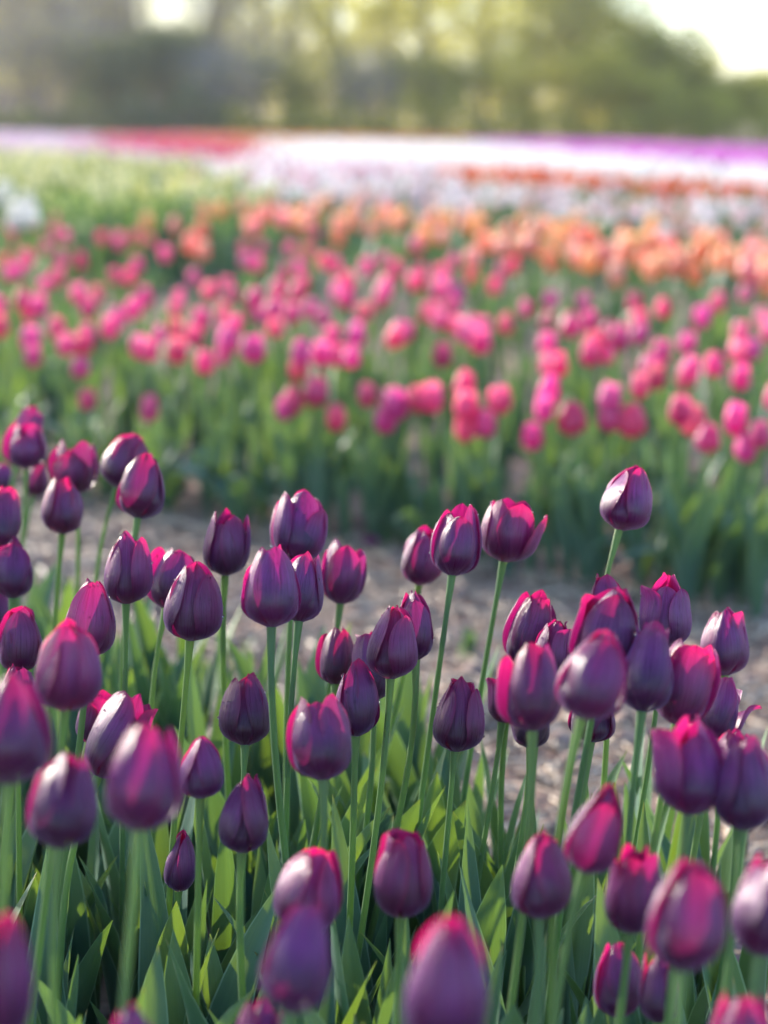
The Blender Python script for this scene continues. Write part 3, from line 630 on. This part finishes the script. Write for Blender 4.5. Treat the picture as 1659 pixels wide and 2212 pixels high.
# ---------------------------------------------------------------- far beds, too far off and too many to count
def inside(poly, x, y):
    c = False; n = len(poly)
    for i in range(n):
        (x1, y1), (x2, y2) = poly[i], poly[(i + 1) % n]
        if (y1 > y) != (y2 > y) and x < (x2 - x1) * (y - y1) / (y2 - y1) + x1: c = not c
    return c
def far_bed(name, label, cat, poly, h, size, cols, spacing, seed, limit=9000, leaf_h=.28, leafcol=True, drop=.0):
    R_ = np.random.default_rng(seed)
    g = [tuple(at_height(x, y, h)[:2]) for x, y in poly]
    gx, gy = [a for a, b in g], [b for a, b in g]
    pts = []
    x = min(gx)
    nmax = limit
    area = abs(sum(g[i][0] * g[(i + 1) % len(g)][1] - g[(i + 1) % len(g)][0] * g[i][1] for i in range(len(g)))) / 2
    sp = max(spacing, math.sqrt(area / nmax))
    for X in np.arange(min(gx), max(gx), sp):
        for Y in np.arange(min(gy), max(gy), sp):
            q = (X + R_.uniform(-.5, .5) * sp, Y + R_.uniform(-.5, .5) * sp)
            e_ = .014 * Y
            if inside(g, q[0] + R_.normal(0, e_), q[1] + R_.normal(0, e_ * 1.6)) and math.sin(q[0] * 1.3 + q[1] * .55 + seed) * math.sin(q[1] * 1.1 - q[0] * .4) > -.72 and R_.random() > drop: pts.append(q)
    n = len(pts); P = np.array(pts)
    hh = h - size * .5 + R_.normal(0, .025, n); sz = size * R_.uniform(.8, 1.25, n) * max(1, min(1.6, sp / spacing))
    a = np.linspace(0, 2 * math.pi, 5, endpoint=False)
    rings = [(.12, 0), (.40, .22), (.42, .5), (.22, .95)]
    tv = np.concatenate([np.stack([r * np.cos(a + i * .4), r * np.sin(a + i * .4), np.full(5, z)], 1) for i, (r, z) in enumerate(rings)])
    tf = np.array([(i * 5 + k, i * 5 + (k + 1) % 5, i * 5 + 5 + (k + 1) % 5, i * 5 + 5 + k) for i in range(3) for k in range(5)])
    V = tv[None] * sz[:, None, None]; V[:, :, 0] += P[:, 0:1]; V[:, :, 1] += P[:, 1:2]; V[:, :, 2] += hh[:, None]
    F = (tf[None] + (np.arange(n) * 20)[:, None, None]).reshape(-1, 4)
    uv = np.zeros((n, 20, 3)); uv[:, :, 1] = np.repeat([0.1, .4, .7, 1.], 5)[None]
    ci = R_.integers(0, len(cols), n)
    root = bpy.data.objects.new(name, None); C.objects.link(root); root.location = (float(P[:, 0].mean()), float(P[:, 1].min()), 0)
    tag(root, label, cat, kind='stuff')
    off = np.array(root.location)
    for c in range(len(cols)):
        idx = np.where(ci == c)[0]
        if len(idx) == 0: continue
        VV = V[idx].reshape(-1, 3) - off; FF = (tf[None] + (np.arange(len(idx)) * 20)[:, None, None]).reshape(-1, 4)
        o = obj('blooms', make_mesh('blooms', VV, FF, far_petal(cols[c]), uv[idx].reshape(-1, 3)), root); o['kind'] = 'stuff'
    # leaves: three upright blades per plant
    m = 3; LV = []
    az = R_.uniform(0, 6.28, (n, m)); ln = leaf_h * R_.uniform(.7, 1.15, (n, m)); wd = .028 * max(1, min(2, sp / .14))
    bx, by = P[:, 0:1] + .02 * np.cos(az), P[:, 1:2] + .02 * np.sin(az)
    tx, ty = P[:, 0:1] + .10 * np.cos(az), P[:, 1:2] + .10 * np.sin(az)
    sx, sy = -np.sin(az) * wd, np.cos(az) * wd; z0 = np.zeros_like(bx)
    LV = np.stack([np.stack([bx - sx * .5, by - sy * .5, z0], 2), np.stack([bx + sx * .5, by + sy * .5, z0], 2),
                   np.stack([(bx + tx) / 2 + sx, (by + ty) / 2 + sy, ln * .6], 2), np.stack([tx, ty, ln], 2), np.stack([(bx + tx) / 2 - sx, (by + ty) / 2 - sy, ln * .6], 2)], 2).reshape(-1, 3) - off
    LF = (np.array([[0, 1, 2], [0, 2, 4], [4, 2, 3]])[None] + (np.arange(n * m) * 5)[:, None, None]).reshape(-1, 3)
    luv = np.tile(np.array([[-.5, 0, 0], [.5, 0, 0], [.8, .6, 0], [0, 1, 0], [-.8, .6, 0]]), (n * m, 1))
    o = obj('foliage', make_mesh('foliage', LV, LF, M['leaf'], luv), root); o['kind'] = 'stuff'
    return root
_fp = {}
def far_petal(c):
    if c not in _fp:
        t = tuple(min(1, x * 1.15 + .03) for x in c)
        _fp[c] = petal_material('far_petal', tuple(x * .85 for x in c), c, c, t, t, (.5, .6), .45, .1, (1, 1, 1))
    return _fp[c]
WHT, CRM, LIL, MAG, CRI, ORA, YEL = (.87, .84, .85), (.66, .66, .40), (.70, .57, .64), (.68, .20, .62), (.66, .06, .24), (.82, .26, .05), (.66, .64, .25)
far_bed('tulip_bed', 'greyish lilac white tulip bed just behind the orange tulips', 'flower bed', [(560, 395), (800, 385), (1659, 425), (1720, 500), (1300, 475), (830, 445), (560, 425)], .40, .075, [WHT, (.74, .66, .68), (.60, .50, .54), (.72, .48, .44)], .17, 1, drop=.5)
far_bed('tulip_bed', 'thin bright orange red tulip strip crossing the white beds', 'flower bed', [(960, 362), (1200, 376), (1700, 408), (1700, 424), (1500, 414), (1150, 388), (960, 374)], .42, .08, [ORA, (.70, .12, .03)], .16, 2, drop=.1)
far_bed('tulip_bed', 'bright white tulip bed across the middle distance', 'flower bed', [(600, 303), (1000, 312), (1240, 335), (1700, 366), (1700, 408), (1200, 376), (960, 362), (700, 345), (590, 335)], .42, .085, [WHT, WHT, WHT, (.84, .78, .78)], .2, 3, drop=.1)
far_bed('tulip_bed', 'mottled pink and white tulip bed left of the orange strip', 'flower bed', [(420, 352), (600, 340), (960, 362), (960, 384), (800, 385), (560, 398), (480, 392)], .41, .08, [(.75, .35, .45), WHT, LIL, WHT], .2, 4, drop=.15)
far_bed('tulip_bed', 'magenta violet tulip bed at the far right under the trees', 'flower bed', [(1000, 302), (1300, 306), (1700, 320), (1700, 364), (1300, 336), (1130, 318)], .42, .085, [MAG, MAG, (.72, .34, .68)], .25, 5, drop=.05)
far_bed('tulip_bed', 'crimson tulip bed at the far left centre', 'flower bed', [(170, 294), (420, 292), (560, 318), (600, 332), (560, 342), (330, 333), (200, 322)], .42, .085, [CRI, CRI, (.68, .10, .27), (.74, .22, .12)], .25, 6, drop=.1)
far_bed('tulip_bed', 'narrow orange tulip bed along the foot of the trees', 'flower bed', [(380, 288), (980, 292), (990, 304), (600, 303), (600, 328), (460, 303)], .42, .09, [(.74, .30, .08), (.76, .40, .16)], .35, 7, limit=6000)
far_bed('tulip_bed', 'pale lilac tulip bed at the far left below dark trees', 'flower bed', [(-60, 284), (170, 292), (200, 322), (400, 337), (420, 350), (200, 332), (-60, 318)], .44, .085, [(.70, .50, .66), (.74, .66, .72)], .25, 8, limit=7000)
far_bed('flower_bed', 'pale yellow flower bed with tall green foliage at left', 'flower bed', [(-60, 316), (200, 332), (420, 352), (560, 400), (545, 425), (300, 428), (120, 416), (-60, 400)], .46, .075, [YEL, CRM, (.70, .68, .46)], .17, 9, leaf_h=.48, drop=.62)
far_bed('flower_bed', 'fading pale green edge of the yellow flower bed, mostly leaves', 'flower bed', [(40, 416), (300, 428), (545, 425), (440, 452), (300, 452), (130, 452)], .44, .05, [(.45, .52, .20)], .15, 10, leaf_h=.44, drop=.0)

# ---------------------------------------------------------------- path litter
def straw():
    R_ = np.random.default_rng(5); vv, ff = [], []; off = 0; n = 5200
    for i in range(n):
        while True:
            X = R_.uniform(-1.3, 1.1); Y = R_.uniform(1.5, 4.6)
            if abs(X) < Y * .25 and purple_edge(X) - .35 < Y < pink_edge(X) + .12: break
        a = R_.uniform(0, 6.28); L = R_.uniform(.02, .11) * (1.2 if R_.random() < .2 else .8); w = R_.uniform(.0008, .0026) if R_.random() < .85 else R_.uniform(.003, .006)
        z = float(ground_z(X, Y)) + .003 + R_.uniform(0, .008); tilt = R_.uniform(-.15, .25); c = R_.uniform(-.02, .02)
        ca, sa = math.cos(a), math.sin(a)
        for s in (0, .5, 1):
            q = (s - .5) * L; b = c * (1 - (2 * s - 1) ** 2)
            bx, by, bz = X + ca * q - sa * b, Y + sa * q + ca * b, z + tilt * s * L + .006 * (1 - (2 * s - 1) ** 2)
            vv += [(bx - sa * w, by + ca * w, bz), (bx + sa * w, by - ca * w, bz), (bx, by, bz + w * 1.2)]
        for k in (0, 3):
            b_ = off + k
            ff += [(b_, b_ + 1, b_ + 4, b_ + 3), (b_ + 1, b_ + 2, b_ + 5, b_ + 4), (b_ + 2, b_, b_ + 3, b_ + 5)]
        off += 9
    tag(obj('straw_litter', make_mesh('straw_litter', np.array(vv), np.array(ff), M['straw'])), 'dry straw litter scattered over the soil path', 'straw', kind='stuff')
straw()
def clods():
    R_ = np.random.default_rng(6); cs, rs = [], []
    while len(cs) < 2600:
        X = R_.uniform(-1.5, 1.2); Y = R_.uniform(1.4, 5.2)
        if abs(X) < Y * .26 and Y < pink_edge(X) + .4:
            r = .003 + .022 * R_.random() ** 4
            cs.append((X, Y, float(ground_z(X, Y)) + r * .2)); rs.append(r)
    v, f = scatter_lumps(np.array(cs), rs, squash=(1, 1, .7), jitter=.13)
    tag(obj('soil_crumbs', make_mesh('soil_crumbs', v, f, M['soil_lump'])), 'small crumbs of dry brown soil on the path', 'soil', kind='stuff')
clods()
def fallen(px, py, az, size, label):
    R_ = random.Random(int(px)); P = at_height(px, py, .012)
    pts, uv = petal_points(size, size * .42, 0, 'outer', .3, 0, R_, nu=9, nv=11)
    pts = pts - np.array([size * .42, 0, 0]); pts = np.stack([pts[:, 2] - size / 2, pts[:, 1], -pts[:, 0] * .8 + .004], 1)   # lying on its back
    o = obj('fallen_petal', make_mesh('fallen_petal', pts, grid_faces(9, 11), M['purple'], uv), loc=P.tolist(), rotz=az, color=(1.3, 1.2, 1.3, 1))
    tag(o, label, 'petal', 'petals fallen on the path')
fallen(845, 1162, .3, .062, 'mauve petal lying on the path at the foot of the pink bed')
fallen(800, 1178, 1.6, .055, 'second mauve petal lying left of the first on the path')
fallen(1120, 1210, 2.4, .05, 'dark petal on the shaded path right of the white glinting tulip')
def weed(px, py, label, seed):
    P = at_height(px, py, 0.0); R_ = random.Random(seed); RNG.seed(seed)
    root = bpy.data.objects.new('weed', None); C.objects.link(root); root.location = P.tolist(); root.empty_display_size = .02
    tag(root, label, 'weed', 'small weeds on the path')
    for k in range(9): add_leaf(root, LEAVES_LOW, R_.uniform(.03, .07), R_.uniform(0, 6.28), (R_.uniform(-.015, .015), R_.uniform(-.015, .015), -.002), 1.8)
weed(528, 1445, 'small sunlit weed on the path beside the sharp dark tulip', 1)
weed(1010, 1420, 'small weed tuft on the path behind the alone standing bud', 2)
weed(430, 1490, 'little weed on the path between stems at left', 3)

# ---------------------------------------------------------------- trees beyond the field
def tree(px, top, width_px, D, kind, label, seed, dens=1.0):
    R_ = random.Random(seed); N_ = np.random.default_rng(seed)
    base = at_depth(px, 290, D); X, Y = base[0], base[1]
    rayt = ray(px, top); Ht = CAMZ + rayt[2] * D; Wd = width_px / FPX * D
    root = bpy.data.objects.new({'bare': 'bare_tree', 'spring': 'spring_tree', 'green': 'leafy_tree', 'dark': 'dark_tree'}[kind], None)
    C.objects.link(root); root.location = (X, Y, 0)
    tag(root, label, 'tree', 'trees beyond the tulip field')
    vv, ff = [], []; off = 0
    def limb(p, q, r0, r1, n=5, sides=6, wob=.1):
        nonlocal off
        t = np.linspace(0, 1, n)[:, None]; L = np.linalg.norm(q - p)
        path = p + (q - p) * t + N_.normal(0, wob * L * .15, (n, 3)) * np.sin(t * math.pi)
        v, f, _ = tube(path, np.linspace(r0, r1, n), sides)
        vv.append(v); ff.append(f + off); off += len(v); return path
    tr = max(.08, Ht * .022)
    lean = np.array([R_.uniform(-.06, .06) * Ht, R_.uniform(-.05, .05) * Ht, 0])
    trunk = limb(np.array([0, 0, -.2]), np.array([0, 0, Ht * .88]) + lean, tr, tr * .2, 9, 8)
    ends = []
    nl = 18 if kind == 'bare' else 15
    for i in range(nl):
        s = .22 + .7 * (i + R_.random()) / nl; j = min(7, int(s * 8)); p = trunk[j] + (trunk[j + 1] - trunk[j]) * (s * 8 - j)
        az = i * 2.4 + R_.uniform(-.5, .5); reach = Wd * .5 * (1.05 - abs(s - .5) * .9) * R_.uniform(.7, 1.1)
        q = p + np.array([math.cos(az) * reach, math.sin(az) * reach, reach * R_.uniform(.3, 1.0)]); q[2] = min(q[2], Ht)
        path = limb(p, q, tr * .42 * (1.1 - s), tr * .08, 5, 5, .3); ends.append(q)
        for k in range(4):
            e = path[R_.randint(1, 4)]; w = np.array([R_.uniform(-1, 1), R_.uniform(-1, 1), R_.uniform(.1, 1)]) * reach * .5
            limb(e, e + w, tr * .12, tr * .03, 3, 4, .2); ends.append(e + w); ends.append(e + w * .5)
    ends.append(trunk[-1]); ends.append(trunk[-2])
    obj('trunk', make_mesh('trunk', np.concatenate(vv), np.concatenate(ff), M['bark']), root)
    # crown: many small leaf faces (or twigs) gathered in uneven clumps at the limb ends
    E = np.array(ends); ne = len(E)
    if kind == 'bare': n = int(5200 * dens)
    else: n = int(4800 * dens)
    w = N_.gamma(1.3, 1, ne); w /= w.sum()
    c = E[N_.choice(ne, n, p=w)]
    sg = Wd * (.115 if kind != 'bare' else .15)
    P = c + N_.normal(0, 1, (n, 3)) * np.array([sg, sg, sg * .8])
    P[:, 2] = np.clip(P[:, 2], .2, None)
    if kind == 'bare':
        d = N_.normal(0, .5, (n, 3)) + np.array([0, 0, .8]); d /= np.linalg.norm(d, axis=1)[:, None]
        ln = N_.uniform(.25, .7, n)[:, None]; sw = np.cross(d, N_.normal(0, 1, (n, 3))); sw /= np.linalg.norm(sw, axis=1)[:, None]
        V = np.stack([P - sw * .008, P + sw * .008, P + d * ln + sw * .003, P + d * ln - sw * .003], 1).reshape(-1, 3)
        F = np.arange(n * 4).reshape(-1, 4)
        obj('crown', make_mesh('crown', V, F, M['twig'], smooth=False), root)
        n2 = int(n * .16); P = P[:n2]; n = n2; lm = M['spring_leaf']
    else: lm = {'spring': M['spring_leaf'], 'green': M['green_leaf'], 'dark': M['dark_leaf']}[kind]
    sz = N_.uniform(.05, .13, n)[:, None] * (1.25 if kind == 'dark' else 1.0)
    a = N_.normal(0, 1, (n, 3)); a /= np.linalg.norm(a, axis=1)[:, None]; b = np.cross(a, N_.normal(0, 1, (n, 3))); b /= np.linalg.norm(b, axis=1)[:, None]
    V = np.stack([P - a * sz, P + b * sz * .6, P + a * sz, P - b * sz * .6], 1).reshape(-1, 3)
    obj('crown' if kind != 'bare' else 'buds', make_mesh('crown', V, np.arange(n * 4).reshape(-1, 4), lm, smooth=False), root)
    return root
TREES = [
 (-40, -330, 330, 84, 'bare', 'bare grey tree cut by the left edge', 1.2), (60, -260, 260, 90, 'bare', 'bare grey brown tree at far left with dense twigs', 1.3),
 (150, -240, 260, 86, 'bare', 'bare tree left of the white sky gap', 1.3), (235, -120, 210, 92, 'bare', 'thin bare tree right beside the white sky gap', 1.0),
 (60, 70, 260, 82, 'bare', 'low dense grey shrub tree at far left', 1.3), (215, 110, 200, 83, 'dark', 'dark low shrub tree between the bare left trees', .6),
 (355, 62, 175, 85, 'dark', 'dark green rounded tree under the white sky gap', 1.2), (310, -150, 170, 94, 'bare', 'thin bare tree crossing the left side of the sky gap', .5), (415, -170, 170, 95, 'bare', 'thin bare tree crossing the right side of the sky gap', .5),
 (480, -160, 210, 93, 'bare', 'slender bare tree just right of the sky gap', 1.1), (560, -200, 240, 88, 'bare', 'greyish bare tree left of the yellow green trees', 1.2),
 (640, -220, 260, 92, 'spring', 'yellow green spring tree left of centre, hazy crown', .9), (740, -240, 270, 87, 'spring', 'bright yellow budding tree at centre left', 1.1),
 (840, -220, 260, 93, 'spring', 'loose yellow green tree at the centre of the tree line', 1.0), (930, -240, 280, 88, 'spring', 'broad yellow green tree right of centre', 1.1),
 (1040, -220, 270, 94, 'green', 'olive green tree with pale sky showing through', 1.0), (1140, -180, 270, 89, 'green', 'dense olive tree before the slope of the tree line', 1.2),
 (1240, -110, 260, 86, 'green', 'tall olive tree where the tree line starts to fall', 1.4), (1330, -10, 230, 88, 'green', 'rounded olive tree next to the open white sky', 1.5),
 (1420, 70, 190, 86, 'green', 'lower green tree on the falling edge of the tree line', 1.4), (1490, 130, 150, 88, 'green', 'small green tree, last before the low bushes at right', 1.2),
 (1580, 185, 150, 86, 'spring', 'low yellow green bush under the white sky at right', 1.1), (1665, 180, 150, 85, 'spring', 'low yellow green bush cut by the right edge', 1.1),
 (500, 150, 170, 83, 'bare', 'low grey thicket tree under the slender bare tree', 1.2), (650, 150, 190, 83, 'green', 'low green shrub tree below the yellow trees left of centre', .6),
 (800, 160, 200, 84, 'bare', 'low twiggy thicket tree at the centre foot of the woods', 1.2), (960, 150, 200, 83, 'green', 'low olive bush tree at the foot of the woods right of centre', .9),
 (1120, 160, 190, 83, 'spring', 'low bush tree in front of the dense olive tree', .6), (1270, 140, 190, 83, 'spring', 'low bush tree in front of the tall olive tree', 1.0),
 (1400, 190, 170, 83, 'spring', 'low bush tree at the foot of the falling tree line', 1.0), (1530, 225, 150, 83, 'spring', 'lowest yellow green bush near the right field corner', .9),
]
for i, (x, t, w, D, kd, lb, dn) in enumerate(TREES): tree(x, t, w, D, kd, lb, 3000 + i, dn)
# the wood behind, one mass
def far_wood():
    N_ = np.random.default_rng(99); n = 24000
    xs = N_.uniform(470, 1560, n)
    prof = np.interp(xs, [-120, 280, 300, 440, 470, 1200, 1300, 1420, 1500, 1560], [-150, -60, 60, 70, -100, -60, 10, 75, 140, 185])
    ys = 292 - (292 - prof) * N_.random(n) ** 1.15
    D = N_.uniform(98, 112, n)
    P = np.array([at_depth(x, y, d) for x, y, d in zip(xs, ys, D)])
    P[:, 2] = np.clip(P[:, 2], .1, None)
    # gaps
    k = (np.sin(P[:, 0] * 1.7) * np.sin(P[:, 2] * 1.9 + P[:, 0] * .6) > -.45) | (P[:, 2] < 2.6); P = P[k]; n = len(P)
    sz = N_.uniform(.10, .24, n)[:, None]
    a = N_.normal(0, 1, (n, 3)); a /= np.linalg.norm(a, axis=1)[:, None]; b = np.cross(a, N_.normal(0, 1, (n, 3))); b /= np.linalg.norm(b, axis=1)[:, None]
    V = np.stack([P - a * sz, P + b * sz * .6, P + a * sz, P - b * sz * .6], 1).reshape(-1, 3)
    tag(obj('distant_wood', make_mesh('distant_wood', V, np.arange(n * 4).reshape(-1, 4), M['spring_leaf'], smooth=False)), 'hazy mass of woodland behind the tree line', 'wood', kind='stuff')
far_wood()

# the nearest bed goes on past the left edge of the picture; its tulips shade the stems in view
BLOOMS['purple'] = [bloom_mesh('bloom', M['purple'], .05 + .1 * i, 70 + i, .36) for i in range(4)]
_q = random.Random(55); k = 0; spots = []
while k < 90:
    X = _q.uniform(-2.0, -.34); Y = _q.uniform(.9, 3.6)
    if Y > purple_edge(X) or X > -(Y * .212 + .05): continue
    if any((X - a) ** 2 + (Y - b) ** 2 < .075 ** 2 for a, b in spots): continue
    spots.append((X, Y)); k += 1
    bed_tulip('purple_tulip', 'purple', X, Y, _q.uniform(.38, .48), .062, 'purple tulip of the nearest bed standing outside the left edge of view', 'purple tulips beyond the left edge', seed=800 + k, nleaf=4, lmax=.32)

def undergrowth(x0, x1, mat, label, n, seed):
    N_ = np.random.default_rng(seed)
    X = N_.uniform(x0, x1, n); Y = N_.uniform(80.5, 83.5, n)
    top = 1.7 + .7 * np.sin(X * .9) * np.sin(X * .37 + 1) + .4 * np.sin(X * 2.7)
    Z = top * N_.random(n); P = np.stack([X, Y, Z], 1)
    sz = N_.uniform(.06, .16, n)[:, None]
    a = N_.normal(0, 1, (n, 3)); a /= np.linalg.norm(a, axis=1)[:, None]; b = np.cross(a, N_.normal(0, 1, (n, 3))); b /= np.linalg.norm(b, axis=1)[:, None]
    V = np.stack([P - a * sz, P + b * sz * .6, P + a * sz, P - b * sz * .6], 1).reshape(-1, 3)
    tag(obj('undergrowth', make_mesh('undergrowth', V, np.arange(n * 4).reshape(-1, 4), M[mat], smooth=False)), label, 'undergrowth', kind='stuff')
undergrowth(-24, -7, 'dark_leaf', 'dark undergrowth along the foot of the bare trees at left', 9000, 123)
undergrowth(-7.2, 24, 'green_leaf', 'dull green undergrowth along the foot of the spring trees', 9000, 124)


def left_thicket():
    N_ = np.random.default_rng(321); n = 20000
    xs = N_.uniform(-120, 470, n)
    prof = np.interp(xs, [-120, 280, 300, 440, 470], [-120, -40, 75, 85, -60])
    ys = 292 - (292 - prof) * N_.random(n) ** 1.2; D = N_.uniform(98, 112, n)
    P = np.array([at_depth(x, y, d) for x, y, d in zip(xs, ys, D)]); P[:, 2] = np.clip(P[:, 2], .1, None)
    d = N_.normal(0, .35, (n, 3)) + np.array([0, 0, .9]); d /= np.linalg.norm(d, axis=1)[:, None]
    sw = np.cross(d, N_.normal(0, 1, (n, 3))); sw /= np.linalg.norm(sw, axis=1)[:, None]; ln = N_.uniform(.3, .9, n)[:, None]
    V = np.stack([P - sw * .05, P + sw * .05, P + d * ln + sw * .02, P + d * ln - sw * .02], 1).reshape(-1, 3)
    tag(obj('thicket', make_mesh('thicket', V, np.arange(n * 4).reshape(-1, 4), M['twig'], smooth=False)), 'grey leafless thicket behind the bare trees at left', 'thicket', kind='stuff')
left_thicket()

# ---------------------------------------------------------------- evening haze
def haze(density):
    m, n, l = mat_new('haze_air')
    v = n.new('ShaderNodeVolumePrincipled'); v.inputs['Color'].default_value = (.93, .95, 1, 1); v.inputs['Density'].default_value = density
    v.inputs['Anisotropy'].default_value = .3
    o = n.new('ShaderNodeOutputMaterial'); l.new(v.outputs[0], o.inputs['Volume'])
    x0, x1, y0, y1, z0, z1 = -650, 650, -350, 950, -1.2, 13
    V = np.array([(x, y, z) for x in (x0, x1) for y in (y0, y1) for z in (z0, z1)])
    F = [(0, 1, 3, 2), (4, 6, 7, 5), (0, 4, 5, 1), (2, 3, 7, 6), (0, 2, 6, 4), (1, 5, 7, 3)]
    tag(obj('haze', make_mesh('haze', V, F, m, smooth=False)), kind='stuff')
haze(.0005)
